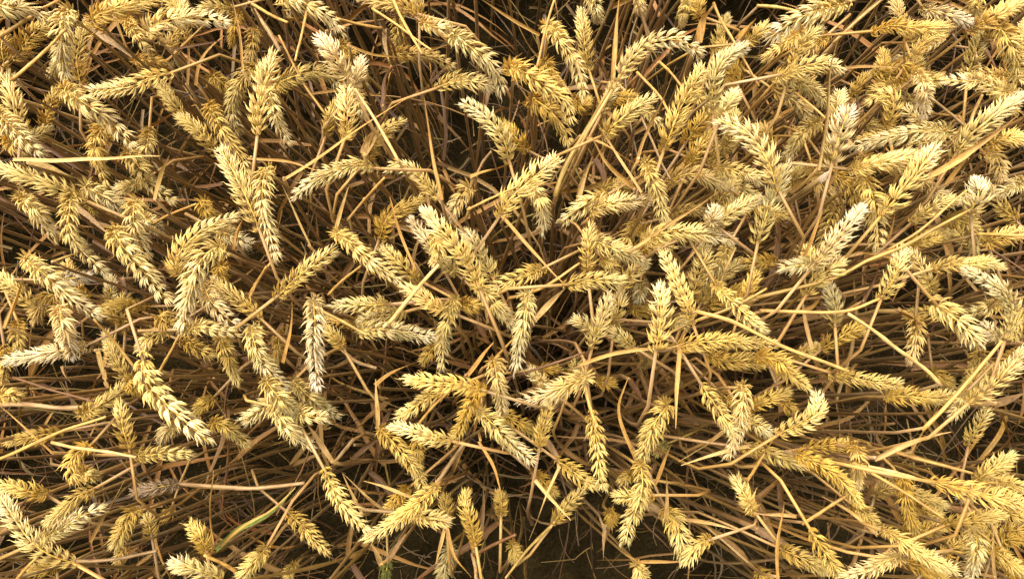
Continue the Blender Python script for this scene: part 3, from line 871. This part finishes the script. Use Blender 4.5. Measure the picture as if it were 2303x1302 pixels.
# loose straw: S round or L blade, points in photograph pixels from its joint | width, layer, colour
STRAWS = """
L 30,361 195,359 360,357 | 13 3.5 p
S 28,180 115,100 150,68 | 11 3.2 g
S -5,84 55,48 75,36 | 13 2.8 g
S 97,20 131,0 150,-12 | 9 2.8 g
L 190,38 242,83 300,130 | 22 2.2 t
L 546,165 533,70 521,-5 | 8 3 g
L 418,194 425,138 433,78 | 9 2 g
S 373,138 439,76 470,45 | 8 2.2 g
L 380,114 440,100 508,82 | 7 2.2 b
L 442,193 460,138 508,86 | 10 2 g
L 346,452 363,404 384,349 | 13 3.3 o
S 560,7 600,30 646,52 | 11 2 g
S 567,21 600,70 629,118 | 16 1 t
S 698,-5 688,41 664,138 | 9 3.1 g
S 861,62 802,52 754,40 | 10 2.3 g
L 861,66 870,100 878,138 | 16 2 t
L 781,100 854,124 921,140 | 8 2.3 g
S 837,17 899,59 968,111 | 8 2.8 g
S 881,-5 906,45 951,121 | 10 2.9 g
L 861,242 868,180 892,149 923,156 | 17 1 b
L 633,403 754,332 843,270 966,193 | 11 3.2 g
S 899,366 843,270 798,197 | 11 3.3 p
L 820,352 832,320 848,283 | 30 2.4 p
L 992,452 971,318 957,221 | 12 3.2 g
L 560,352 640,366 717,385 | 8 2.2 g
S 733,260 667,156 626,80 | 8 2.2 g
S 816,450 840,425 866,401 | 10 2.4 g
L 1063,402 1110,382 1168,358 | 18 2.5 g
S 1068,405 1085,370 1106,342 | 10 2 t
L 1212,82 1120,22 1075,-4 | 10 2.8 g
L 1376,189 1383,70 1387,-5 | 14 2.8 g
S 1251,440 1272,380 1327,277 1370,203 | 17 2.3 o
S 1203,156 1224,76 1249,-4 | 9 3.2 g
L 1438,432 1383,339 1340,276 | 8 3 p
L 1431,429 1369,366 1330,299 | 13 2.9 g
L 1435,362 1455,304 1486,221 1517,151 | 11 3.3 g
S 1433,164 1483,221 1506,258 | 9 2.4 g
S 1479,138 1510,170 1537,202 | 9 2.3 g
S 1441,266 1473,339 1506,406 | 8 2.3 t
L 1300,304 1362,332 1433,374 | 12 2.4 g
S 1604,10 1638,76 1706,196 | 9 2.4 g
L 1300,450 1314,401 1334,352 | 18 2.3 p
L 1334,362 1358,400 1350,440 | 17 1 b
L 1838,386 1859,263 1869,166 1882,99 | 12 3.2 o
S 1783,207 1830,240 1871,275 | 8 2.9 g
S 1873,100 1930,45 1990,-4 | 10 2.4 p
L 1907,152 1960,150 2023,149 | 9 2.4 g
S 2035,138 2035,110 2036,76 | 8 2.4 g
S 2179,296 2140,260 2096,224 | 9 3 t
S 2180,290 2195,250 2212,212 | 11 2.6 p
L 2084,399 2149,363 2211,318 2290,258 | 20 3.3 g
L 1776,427 1810,405 1856,391 | 18 2.4 o
L 2128,417 2150,385 2175,357 | 15 3 g
S 1700,14 1750,18 1799,26 | 11 2.4 o
L 114,590 155,572 212,556 | 13 3.2 o
L 14,740 38,669 55,615 | 13 3 g
S 346,502 390,478 441,457 | 9 2.3 g
L 532,560 540,520 551,488 | 13 2.6 g
S 308,830 256,766 211,717 | 9 2.5 g
S 356,837 380,795 405,750 | 9 2.5 g
S 560,674 580,635 601,598 | 9 2.4 g
L 276,624 283,697 306,750 | 18 1 b
L 757,519 767,489 787,418 | 11 2.8 p
S 781,495 815,455 849,418 | 8 2.4 g
L 935,598 902,517 877,442 | 9 3.1 g
S 871,730 923,669 990,599 | 14 3.4 p
S 740,660 775,625 811,594 | 9 2.3 g
L 677,598 712,565 749,532 | 15 1.4 b
S 705,693 767,724 825,756 | 10 3.2 o
S 560,667 585,628 613,588 | 10 2.3 g
L 640,812 650,740 658,667 | 11 2.4 g
L 697,557 667,496 635,418 | 6 2.5 p
S 1051,470 1105,445 1162,419 | 9 3 g
L 1044,847 1080,810 1111,775 | 13 2.6 g
S 1082,830 1120,795 1162,758 | 8 2.4 g
L 847,868 890,840 939,816 | 14 2 g
L 1078,717 1090,745 1100,768 | 20 1.6 b
S 767,783 802,811 845,825 | 12 1.8 t
L 1130,487 1172,537 1220,586 1271,643 | 11 3.2 g
L 1203,719 1235,685 1270,648 | 17 3 p
S 1144,669 1217,645 1305,595 | 10 2.4 g
L 1424,560 1504,510 1613,426 | 10 3.2 g
L 1324,489 1340,510 1360,533 | 18 2.4 g
S 1480,762 1559,724 1640,690 1722,646 | 10 2.9 o
L 1307,823 1383,793 1500,779 1554,761 | 11 2.9 g
S 1562,699 1638,721 1745,770 1831,805 1910,836 | 13 3.3 g
L 1531,781 1526,860 1516,964 | 13 3.1 g
S 1620,636 1638,595 1655,556 | 9 2.3 p
S 1120,857 1200,830 1315,792 | 9 2.4 b
S 1700,673 1790,652 1887,624 1949,589 2045,548 2180,470 | 12 2.9 o
S 1997,564 2080,506 2175,428 | 9 2.9 g
L 1811,574 1828,537 1853,470 | 11 3.2 g
S 1710,700 1800,703 1907,700 1978,675 | 11 2.9 g
S 2117,868 2080,831 1994,766 1905,702 | 12 3.2 p
L 1987,560 2000,520 2012,480 | 12 2.4 g
L 1942,681 1960,630 1977,580 | 11 2.4 b
L 2021,696 2059,721 2056,752 2039,769 | 20 2 g
S 2073,967 2139,900 2211,817 2251,767 | 12 3 g
L 1821,778 1814,724 1803,656 | 11 2.3 p
S 2218,558 2260,582 2303,608 | 8 2.3 b
S 2199,525 2250,529 2305,533 | 10 3.1 g
S -5,1033 121,978 237,939 | 10 2.8 g
S 118,997 200,1010 303,1029 | 10 2.3 p
L 120,1021 66,974 -4,917 | 9 2.3 g
S 28,850 110,874 206,903 | 8 2.2 b
S -5,910 120,914 258,915 | 15 1.3 t
S 401,1088 512,1097 600,1095 685,1086 | 13 1.2 t
L 480,1229 477,1144 477,1055 | 11 2 g
L 484,1236 536,1192 600,1154 660,1102 | 15 1.8 n
L 490,1230 545,1183 605,1148 662,1096 | 7 1.9 g
S 538,1291 500,1268 460,1246 | 11 2 g
L 204,1215 239,1144 279,1076 | 9 2 g
S 38,1300 60,1275 85,1252 | 10 2 g
S 162,1261 221,1261 351,1240 | 11 1.4 t
L 749,1042 720,998 690,952 | 15 2 p
S 795,986 767,1019 750,1039 | 12 1.4 t
L 847,966 843,905 839,848 | 12 2 p
L 870,1149 820,1108 770,1062 | 8 1.6 p
L 811,1160 790,1110 771,1063 | 8 1.6 p
L 932,1121 870,1095 817,1079 | 9 2.6 p
S 976,1094 1010,1045 1042,997 | 13 2.2 t
L 1078,986 1113,1047 1128,1104 | 9 2 g
L 859,1270 848,1245 836,1225 | 14 1.6 p
L 870,1262 890,1225 908,1200 | 16 1.2 t
L 1002,1182 1020,1258 1056,1303 | 10 1.6 g
L 1002,1184 990,1230 981,1268 | 10 1.6 p
L 1084,1201 1086,1150 1086,1100 | 10 1.6 t
S 1065,1246 1110,1224 1162,1202 | 11 1.4 b
S 1062,1244 1070,1275 1072,1310 | 12 1.2 t
S 940,956 975,915 1015,876 | 9 2.9 g
S 1313,848 1331,919 1346,958 | 12 3.1 g
L 1432,1052 1424,1016 1393,919 1419,848 | 11 2.3 g
L 1630,961 1580,1000 1527,1038 | 11 2.8 p
L 1692,1001 1628,1019 1530,1051 | 10 2.6 p
L 1498,1170 1499,1120 1501,1065 | 12 2.4 p
L 1469,1090 1490,1045 1515,1001 | 10 2.2 g
L 1535,1165 1590,1175 1658,1188 | 10 2 p
L 1258,1048 1231,1113 1193,1208 | 10 2.6 p
L 1206,1080 1240,1122 1281,1168 | 10 2.2 p
S 1248,1171 1189,1230 1135,1298 | 9 1.4 o
L 1450,1130 1475,1148 1500,1166 | 28 1.6 t
L 1431,1263 1480,1264 1540,1261 | 10 1.4 g
L 1358,1182 1358,1220 1357,1263 | 10 1.4 t
S 1680,1080 1697,1052 1717,1021 | 10 2.2 g
L 1228,990 1240,1015 1256,1046 | 18 1.8 t
L 1793,1162 1750,1154 1698,1149 | 10 2.2 p
S 1804,1178 1850,1148 1906,1114 | 11 2.3 g
S 1949,1053 2020,1068 2103,1089 | 11 2.7 p
L 1963,1031 2032,1002 2141,975 | 15 2.3 p
S 1959,1063 2040,1112 2124,1166 | 10 2.3 g
S 2011,1015 2100,1040 2186,1065 | 11 2 g
L 1970,1201 1910,1155 1851,1112 | 11 2.2 p
L 2049,1021 2080,965 2113,907 | 8 2.2 g
L 1745,1301 1752,1210 1760,1125 | 9 2.2 g
L 1700,1188 1745,1206 1800,1236 | 24 1.6 t
L 2235,908 2270,898 2310,882 | 22 1.8 t
L 2239,1301 2234,1245 2229,1187 | 9 2.6 p
L 1700,1052 1722,1015 1747,976 | 10 2.4 g
L 150,455 190,480 240,520 | 16 1.6 t
L 60,365 110,380 190,410 | 20 2 o
L 640,30 655,45 690,38 | 18 1.2 o
L 1465,95 1440,45 1420,-5 | 20 1.8 t
L 1570,95 1580,50 1592,30 | 24 2.2 g
L 1660,95 1680,70 1697,45 | 26 2.4 g
L 1800,700 1830,690 1850,672 | 12 2 g
L 1415,850 1440,890 1445,905 | 18 1.3 b
L 213,785 222,815 245,870 | 15 1.4 o
L 140,825 148,845 160,862 | 12 1.2 t
L 1842,405 1853,394 1862,384 | 24 3 w
"""

def lz(q):
    k = int(math.floor(min(q, 2.9999)))
    if q >= 3:
        return LAYER_Z[3] + (q - 3) * 0.055
    return LAYER_Z[k] + (LAYER_Z[k + 1] - LAYER_Z[k]) * (q - k)

def tone_colour(tone, t, r):
    """colour of a spikelet: golden towards the neck, paler towards the tip"""
    if tone <= -1.9:
        return jit(GREEN, .15, r)
    if tone <= -1.3:
        return jit(GREEN.lerp(STRAW, 0.35 + 0.5 * t), .15, r)
    if tone < -0.5:
        return jit(GREYISH, .12, r)
    q = tone * 0.60 + 0.10 + 0.85 * (t - 0.25)
    q += r.uniform(-.12, .12)
    q = max(0.0, min(2.0, q * 1.0 + 0.16))
    stops = [BROWN.lerp(GOLD, .55), GOLD, STRAW, PALE]
    x = q / 2.0 * 3
    i = min(2, int(x))
    c = stops[i].lerp(stops[i + 1], x - i)
    if tone > 1.45 and t > .6:                       # bleached ends of the ripest ears
        c = c.lerp(Vector((0.76, 0.72, 0.52)), (t - .6) * 1.3 * ((tone * 7.3) % 1.0))
    return jit(c, .06, r)

TONE_WORD = lambda t: ('green' if t < -1.3 else 'greyish' if t < -.5 else 'brown-gold' if t < .45 else 'golden' if t < 1.05 else 'straw-yellow' if t < 1.5 else 'pale cream')

PLANT_GROUP = 'ripe wheat plants seen from above'
def build_plant(idx, line):
    head, tail = line.split('|')
    tk = head.split()
    ox, oy = TILE[tk[0]]
    px = [(ox + float(a.split(',')[0]) * MEAS, oy + float(a.split(',')[1]) * MEAS) for a in tk[1:]]
    w, layer, kind, tone = tail.split()
    w, layer, tone = float(w) * MEAS, float(layer), float(tone)
    r = random.Random(1000 + idx)
    z = lz(layer) + r.uniform(-.006, .006)
    depth = CAM_H - z
    scale = max(0.62, min(1.3, w * depth / FPX / 0.0205))
    # heights along the ear
    n = len(px)
    P = []
    for i, (x, y) in enumerate(px):
        t = i / (n - 1)
        if kind == 'r':
            dz = 0.010 * math.sin(min(1, t * 1.6) * math.pi) - 0.022 * t * t
        else:
            dz = 0.012 * math.sin(t * math.pi) + (r.uniform(-.004, .004))
        P.append(unproject(x, y, z + dz))
    if kind == 'r':                                  # neck comes up steeply, ear bends over
        up = (P[0] - P[1]); up.z = 0
        P.insert(0, P[0] - Vector((0, 0, 0.016 * scale)) + up * 0.02)
    base = P[0]
    T0 = (P[1] - P[0]).normalized()
    # root and stem
    if kind == 'r':
        root = Vector((base.x + r.uniform(-.05, .05), base.y + r.uniform(-.05, .05), 0))
        S = [base + T0 * 0.002, base - T0 * 0.035, base.lerp(root, 0.45) + Vector((r.uniform(-.02, .02), r.uniform(-.02, .02), 0)), root]
    else:
        h = Vector((T0.x, T0.y, 0))
        h = h.normalized() if h.length > 1e-4 else Vector((1, 0, 0))
        reach = r.uniform(0.05, 0.11)
        root = Vector((base.x - h.x * reach + r.uniform(-.05, .05), base.y - h.y * reach + r.uniform(-.05, .05), 0))
        S = [base + T0 * 0.002, base - h * 0.028 - Vector((0, 0, 0.006)), base - h * 0.055 - Vector((0, 0, 0.05)),
             Vector((root.x + h.x * .012, root.y + h.y * .012, base.z * 0.5)), root]
    root.z = -0.02
    S[-1] = root
    o = bpy.data.objects.new('wheat_plant', None)
    o.empty_display_size = 0.02
    col.objects.link(o)
    o.location = root
    o['category'] = 'wheat'
    o['group'] = PLANT_GROUP
    # words
    sx, sy = px[0]; ex, ey = px[-1]
    mx, my = px[len(px) // 2]
    chord = math.hypot(ex - sx, ey - sy)
    arc = sum(math.hypot(b[0] - a[0], b[1] - a[1]) for a, b in zip(px, px[1:]))
    shape = 'hooked' if arc > chord * 1.14 else 'bowed' if arc > chord * 1.03 else 'straight'
    size = 'long' if arc > 185 else 'short' if arc < 95 else 'medium'
    cx, cy = max(0, min(PW - 1, mx)), max(0, min(PH - 1, my))
    LABELLED.append((o, '%s %s %s wheat ear pointing %s' % (size, TONE_WORD(tone), shape, direction_word(ex - sx, ey - sy)), place(cx, cy), cx, cy))
    # stem
    sc = STEMC['t'].lerp(STEMC['g'], r.uniform(0, .8))
    if tone < -1.3:
        sc = STEMC['o']
    sm = stem_mesh([p - root for p in S], 0.0012, 0.0020, r, nodes=(r.uniform(.3, .42), r.uniform(.62, .75)))
    obj('stem', sm, o, color=jit(sc, .15, r))
    # ear: rachis with its spikelets
    path, lay = ear_layout([p - base for p in P], scale, r.uniform(0, math.pi), r, 0.0046 if kind != 'p' else 0.0047)
    mb = MB()
    mb.tube(path, [0.0006 * scale] * len(path), sides=5)
    ear = obj('ear', mb.mesh('rachis_mesh', MAT_STEM), o, loc=base - root, color=jit(GOLD, .1, r))
    br, wm = r.uniform(.86, 1.08), r.gauss(0, .05)         # every ear weathers a little differently
    tint = (br * (1 + wm * .5), br, br * (1 - wm * 2) * (1.25 if r.random() < .15 else 1))
    bank = SPIKELETS_OPEN if kind == 'p' else SPIKELETS
    for t, m in lay:
        me = r.choice(SPIKELETS_TIP) if t > 0.8 and r.random() < .75 else r.choice(bank)
        sc_ = tone_colour(tone, t, r)
        s = obj('spikelet', me, ear, color=Vector((sc_[0] * tint[0], sc_[1] * tint[1], sc_[2] * tint[2])))
        s.matrix_basis = m
    # a withered leaf or two on the stem
    sp, _ = catmull(S, 20)
    for q in range(r.choice((0, 1, 1, 2))):
        st = sp[r.randint(5, 13)] - root
        a = r.uniform(0, 2 * math.pi)
        lm = leaf_mesh(st, Vector((math.cos(a), math.sin(a), r.uniform(.1, .9))), r.uniform(.07, .16), r.uniform(.0035, .0075), r.uniform(.6, 2.2), r)
        obj('leaf', lm, o, color=jit(STEMC['b'].lerp(STEMC['g'], r.random() * .7), .2, r))

lines = EARS.strip().splitlines()
# smaller ears half hidden under the main layer, where the crop is thickest
r = random.Random(2024)
for x0, x1, y0, y1, k in ((1500, 2300, 10, 640, 26), (1850, 2300, 640, 900, 5), (0, 520, 20, 420, 8), (0, 420, 560, 900, 5), (1250, 1700, 430, 700, 5), (2000, 2300, 1040, 1290, 6)):
    for q in range(k):
        x, y, a, ln = r.uniform(x0, x1), r.uniform(y0, y1), r.uniform(0, 6.28), r.uniform(70, 130)
        bend = r.uniform(-.5, .5)
        pts = [(x, y), (x + math.cos(a) * ln * .5, y + math.sin(a) * ln * .5), (x + (math.cos(a) + math.cos(a + bend)) * ln * .5, y + (math.sin(a) + math.sin(a + bend)) * ln * .5)]
        lines.append('A ' + ' '.join('%.0f,%.0f' % (u / MEAS, v / MEAS) for u, v in pts) + ' | %.0f %.2f %s %.2f' % (r.uniform(85, 115), r.uniform(1.0, 1.9), r.choice('rs'), r.uniform(.3, 1.5)))
for i, line in enumerate(lines):
    build_plant(i, line)

# ------------------------------------------------------------------ loose straws and blades lying over the crop
CW = {'g': 'golden', 't': 'greyish tan', 'b': 'brown', 'p': 'pale', 'n': 'green', 'o': 'olive-gold', 'w': 'whitish torn'}
def build_straw(idx, line):
    head, tail = line.split('|')
    tk = head.split()
    px = [tuple(float(q) for q in a.split(',')) for a in tk[1:]]
    w, layer, c = tail.split()
    w, layer = float(w), float(layer)
    r = random.Random(7000 + idx)
    z = lz(layer) + 0.006
    P = [unproject(x, y, z - 0.012 + 0.02 * i / (len(px) - 1) + r.uniform(-.003, .003)) for i, (x, y) in enumerate(px)]
    width = w * (.78 if tk[0] == 'S' else .84) / FPX * (CAM_H - z)
    base = P[0]
    root = Vector((base.x + r.uniform(-.03, .03), base.y + r.uniform(-.03, .03), -0.02))
    leafy = tk[0] == 'L'
    o = bpy.data.objects.new('dry_leaf_stalk' if leafy else 'broken_straw', None)
    o.empty_display_size = 0.02
    col.objects.link(o)
    o.location = root
    o['category'] = 'straw'
    o['group'] = 'loose leaf blades on straw stalks' if leafy else 'broken straws among the ears'
    colr = jit(STEMC[c], .08, r)
    mb = MB()
    n = 14
    path, tot = catmull([p - root for p in P], n)
    wob = Vector((r.uniform(0, 9), r.uniform(0, 9), 0))
    path = [p + noise.noise_vector(wob + p * 22) * (.0035 if leafy else .002) for p in path]
    if leafy:
        ws = [width * (0.85 + 0.15 * math.sin(i / n * 3)) * (1 - 0.82 * max(0, (i / n - .35) / .65) ** 1.3) for i in range(n + 1)]
        mb.ribbon(path, ws, fold=r.uniform(.2, .8), roll=r.uniform(-.5, .5), twist=0.3 if c == 'n' else r.uniform(-2.2, 2.2))
        obj('blade', mb.mesh('blade_mesh', MAT_LEAF), o, color=colr)
    else:
        rad = [width * .5 * r.uniform(.93, 1.05) * (1 - 0.25 * i / n) for i in range(n + 1)]
        rad[r.randint(4, 10)] *= 1.2
        mb.tube(path, rad, sides=7, roll=r.uniform(0, 3))
        obj('shaft', mb.mesh('shaft_mesh', MAT_STEM), o, color=colr)
    T = (P[1] - P[0]).normalized()
    S = [base + T * 0.002, base - Vector((0, 0, .02)) - T * .004, base.lerp(root, .5) + Vector((r.uniform(-.015, .015), r.uniform(-.015, .015), 0)), root]
    sm = stem_mesh([p - root for p in S], max(.0011, width * .32), .0021, r, nodes=(r.uniform(.3, .5), r.uniform(.6, .8)), n=14)
    obj('stem', sm, o, color=jit(STEMC['t'].lerp(STEMC['g'], r.random() * .5), .15, r))
    m = px[len(px) // 2]
    (sx, sy), (ex, ey) = px[0], px[-1]
    ang = math.degrees(math.atan2(-(ey - sy), ex - sx)) % 180
    ori = 'lying level' if ang < 15 or ang > 165 else 'upright' if 70 < ang < 110 else 'rising rightward' if ang < 90 else 'rising leftward'
    thing = ('broad' if w > 14 else 'narrow') + ' ' + CW[c] + (' dry leaf blade ' if leafy and c != 'n' else ' leaf blade ' if leafy else ' straw stalk ') + ori
    L_ = math.hypot(ex - sx, ey - sy)
    if L_ > 200:
        thing = 'long ' + thing
    mx, my = max(0, min(PW - 1, m[0])), max(0, min(PH - 1, m[1]))
    LABELLED.append((o, thing, place(mx, my), mx, my))
for i, line in enumerate(l for l in STRAWS.strip().splitlines()):
    build_straw(i, line)

# ------------------------------------------------------------------ stalks standing round the view, their ears outside it
def merged_ear():
    r = random.Random(5)
    P = [Vector((0, 0, 0)), Vector((0, 0.004, .03)), Vector((.0, .022, .055)), Vector((0, .05, .062)), Vector((0, .075, .05))]
    path, lay = ear_layout(P, 1.0, 0.7, r, 0.0052)
    mb = MB()
    mb.tube(path, [.0012] * len(path), sides=4)
    for t, m in lay:
        src = r.choice(SPIKELETS)
        b = len(mb.v)
        mb.v += [m @ v.co for v in src.vertices]
        for p in src.polygons:
            mb.f.append(tuple(b + q for q in p.vertices))
            mb.uv.append([(k * .3, k * .2) for k in range(len(p.vertices))])
            mb.c.append(None)
    return mb.mesh('far_ear_mesh', MAT_HUSK)
FAR_EAR = merged_ear()

def soil_gap(x, y):
    """bare strip between drill rows: thins the crop there"""
    yy = y + 0.25 + 0.04 * math.sin(x * 3.1)
    return min(1, 1.5 * max(0.0, 1 - abs(yy) / 0.17)) * max(0.0, 1 - max(0, abs(x - .02) - .24) / .12)

def in_frame(p, m=40):
    q = project(p)
    return q is not None and -m < q[0] < PW + m and -m < q[1] < PH + m

cand = []
r = random.Random(99)
tries = 0
while len(cand) < 410 and tries < 20000:
    tries += 1
    x, y = r.uniform(-1.05, 1.05), r.uniform(-.60, .86)
    if r.random() < soil_gap(x, y):
        continue
    lean = Vector((r.gauss(0, .05), r.gauss(0, .05), 0))
    top = Vector((x, y, r.uniform(.60, .72))) + lean
    if in_frame(top, 60):
        if r.random() < .72:
            continue
        top = Vector((x, y, r.uniform(.18, .46))) + lean * .7
        cut = True
    else:
        cut = False
    hits = sum(in_frame(Vector((x, y, 0)).lerp(top, k / 6), 0) for k in range(7))
    if hits == 0:
        continue
    cand.append((hits, x, y, top, cut))
cand.sort(key=lambda q: -q[0] - (0.8 if not q[4] else 0))

def stalk_pts(x, y, top, r):
    mid = Vector((x, y, 0)).lerp(top, .5) + Vector((r.gauss(0, .012), r.gauss(0, .012), 0))
    return [Vector((x, y, -.02)), mid, top]

def simple_ear(mb, top, r):
    a = math.atan2(top.y - .08, top.x) + r.uniform(-1.0, 1.0)
    hd = Vector((math.cos(a), math.sin(a), 0))
    E, _ = catmull([top, top + hd * .012 + Vector((0, 0, .022)), top + hd * .04 + Vector((0, 0, .03)), top + hd * .075 + Vector((0, 0, .012))], 10)
    ec = jit(GOLD.lerp(PALE, r.random()), .1, r)
    mb.tube(E, [.0045 if q % 2 else .006 for q in range(10)] + [.001], sides=5, cap=False, color=ec)
    fr = frames(E, r.uniform(0, 3))
    for q in range(10):
        T, N, B = fr[q]
        for k in range(1):
            th = q * 2.4 + r.uniform(-.4, .4)
            ax = (T + (N * math.cos(th) + B * math.sin(th)) * .75).normalized()
            mb.tube([E[q], E[q] + ax * .007, E[q] + ax * .014], [.002, .0026, .0002], sides=3, cap=False, color=ec)

stuff = MB()
for i, (hits, x, y, top, cut) in enumerate(cand):
    r = random.Random(20000 + i)
    S = stalk_pts(x, y, top, r)
    colr = jit(STEMC['t'].lerp(STEMC['g'], r.random() * .45), .2, r)
    if i < 290:
        o = bpy.data.objects.new('wheat_stalk', None)
        o.empty_display_size = .02
        col.objects.link(o)
        o.location = S[0]
        o['category'] = 'stalk'
        o['group'] = 'bare stalks in the tangle below the ears'
        obj('stem', stem_mesh([p - S[0] for p in S], .0023, .0017, r, nodes=(r.uniform(.2, .3), r.uniform(.5, .65)), n=14), o, color=colr)
        if not cut:
            e = obj('ear', FAR_EAR, o, loc=S[2] - S[0] - Vector((0, 0, .002)), color=tone_colour(r.uniform(.6, 1.8), .5, r))
            e.scale = (.78, .78, .78)
            e.rotation_euler = (r.uniform(-.3, .3), r.uniform(-.3, .3), math.atan2(top.y - .08, top.x) - math.pi / 2 + r.uniform(-.7, .7))
        nleaf = r.choice((1, 1, 2))
        for q in range(nleaf):
            t = r.uniform(.25, .8)
            st = S[0].lerp(S[1], t * 2) if t < .5 else S[1].lerp(S[2], t * 2 - 1)
            a = r.uniform(0, 6.28)
            lm = leaf_mesh(st - S[0], Vector((math.cos(a), math.sin(a), r.uniform(.2, 1.2))), r.uniform(.09, .2), r.uniform(.003, .007), r.uniform(.8, 2.6), r)
            obj('leaf', lm, o, color=jit(STEMC[r.choice('bu')].lerp(STEMC['g'], r.random() * .8), .25, r))
        pm = project(S[0].lerp(S[2], .35))
        cx, cy = max(0, min(PW - 1, pm[0])), max(0, min(PH - 1, pm[1]))
        p0, p1 = project(S[0]), project(S[2])
        LABELLED.append((o, '%s %s stalk with %s running %s' % ('snapped' if cut else 'tall', 'golden' if colr[0] > .27 else 'brown' if colr[0] < .215 else 'tan', ('one leaf', 'two leaves')[nleaf - 1], direction_word(p1[0] - p0[0], p1[1] - p0[1])), place(cx, cy), cx, cy))
    else:
        pth, _ = catmull(S, 8)
        stuff.tube(pth, [.0020] * 9, sides=5, color=colr)
        if not cut:
            simple_ear(stuff, top, r)

# ------------------------------------------------------------------ uncountable litter: withered blades and chaff low in the crop
r = random.Random(314)
n_made = 0
while n_made < 4200:
    x, y = r.uniform(-1.1, 1.1), r.uniform(-.62, .9)
    g = soil_gap(x, y)
    if r.random() < g * .96:
        continue
    n_made += 1
    z = .008 + .54 * r.random() ** 1.2 * (1 - .75 * g)
    a = r.uniform(0, 6.28)
    ln = r.uniform(.05, .20)
    p = Vector((x, y, z))
    d = Vector((math.cos(a), math.sin(a), r.uniform(-.3, .8)))
    pts = []
    k = 7
    droop = r.uniform(0, 1.6)
    curl = r.gauss(0, .10)
    for q in range(k + 1):
        pts.append(p.copy())
        d = (d + Vector((r.uniform(-.1, .1) + curl * d.y, r.uniform(-.1, .1) - curl * d.x, -droop / k))).normalized()
        p = p + d * (ln / k)
        p.z = max(p.z, .006)
    c = jit(STEMC[r.choice('bbbuuuttgggo')], .3, r) * .5
    if r.random() < .55:
        stuff.tube(pts, [r.uniform(.0004, .0010)] * (k + 1), sides=4, color=c, cap=False)
    else:
        w = r.uniform(.0014, .0045)
        stuff.ribbon(pts, [w * (1 - (q / k) ** 2 * .85) for q in range(k + 1)], fold=r.uniform(.1, .7), roll=r.uniform(-1, 1), twist=r.uniform(-3, 3), color=c)
for q in range(320):                                # thin dead grass on the bare strip
    x, y = r.uniform(-.45, .5), r.uniform(-.5, .0)
    a = r.uniform(0, 6.28)
    p = Vector((x, y, r.uniform(.006, .07)))
    d = Vector((math.cos(a), math.sin(a), r.uniform(-.2, .4)))
    pts = []
    bend = r.gauss(0, .16)
    for k in range(6):
        pts.append(p.copy())
        d = (d + Vector((bend * d.y, -bend * d.x, r.uniform(-.2, .1)))).normalized()
        p = p + d * r.uniform(.006, .018)
        p.z = max(.005, p.z)
    stuff.tube(pts, [r.uniform(.0005, .0013)] * 6, sides=3, cap=False, color=jit(STEMC[r.choice('tbgto')], .3, r) * .8)
so = obj('straw_litter', stuff.mesh('litter_mesh', MAT_STUFF, tint=True))
so['kind'] = 'stuff'
so['label'] = 'dense tangle of withered brown leaf blades and straw under the ears'
so['category'] = 'straw litter'

# crop going on outside the view
far = MB()
r = random.Random(77)
n_made = 0
while n_made < 4300:
    x, y = r.uniform(-1.9, 1.9), r.uniform(-1.5, 1.75)
    if abs(x) < .95 and -.55 < y < .80:
        continue
    n_made += 1
    h = r.uniform(.62, .74)
    top = Vector((x + r.gauss(0, .04), y + r.gauss(0, .04), h))
    c = jit(STEMC['t'], .2, r)
    pth, _ = catmull([Vector((x, y, -.02)), Vector((x, y, h * .5)), top], 4)
    far.tube(pth, [.002] * 5, sides=4, color=c, cap=False)
    simple_ear(far, top, r)
    for q in range(5):
        a = r.uniform(0, 6.28)
        p0 = Vector((x, y, r.uniform(.2, .55)))
        d = Vector((math.cos(a), math.sin(a), 0))
        far.ribbon([p0, p0 + d * .05 + Vector((0, 0, .03)), p0 + d * .11, p0 + d * .14 - Vector((0, 0, .07))], [.008, .010, .008, .001], roll=r.uniform(-.5, .5), color=jit(STEMC['b'].lerp(STEMC['t'], r.random()), .2, r))
fo = obj('surrounding_crop', far.mesh('surrounding_crop_mesh', MAT_STUFF, tint=True))
fo['kind'] = 'stuff'
fo['label'] = 'dense ripe wheat crop continuing all round the view'
fo['category'] = 'wheat crop'

finish_labels()
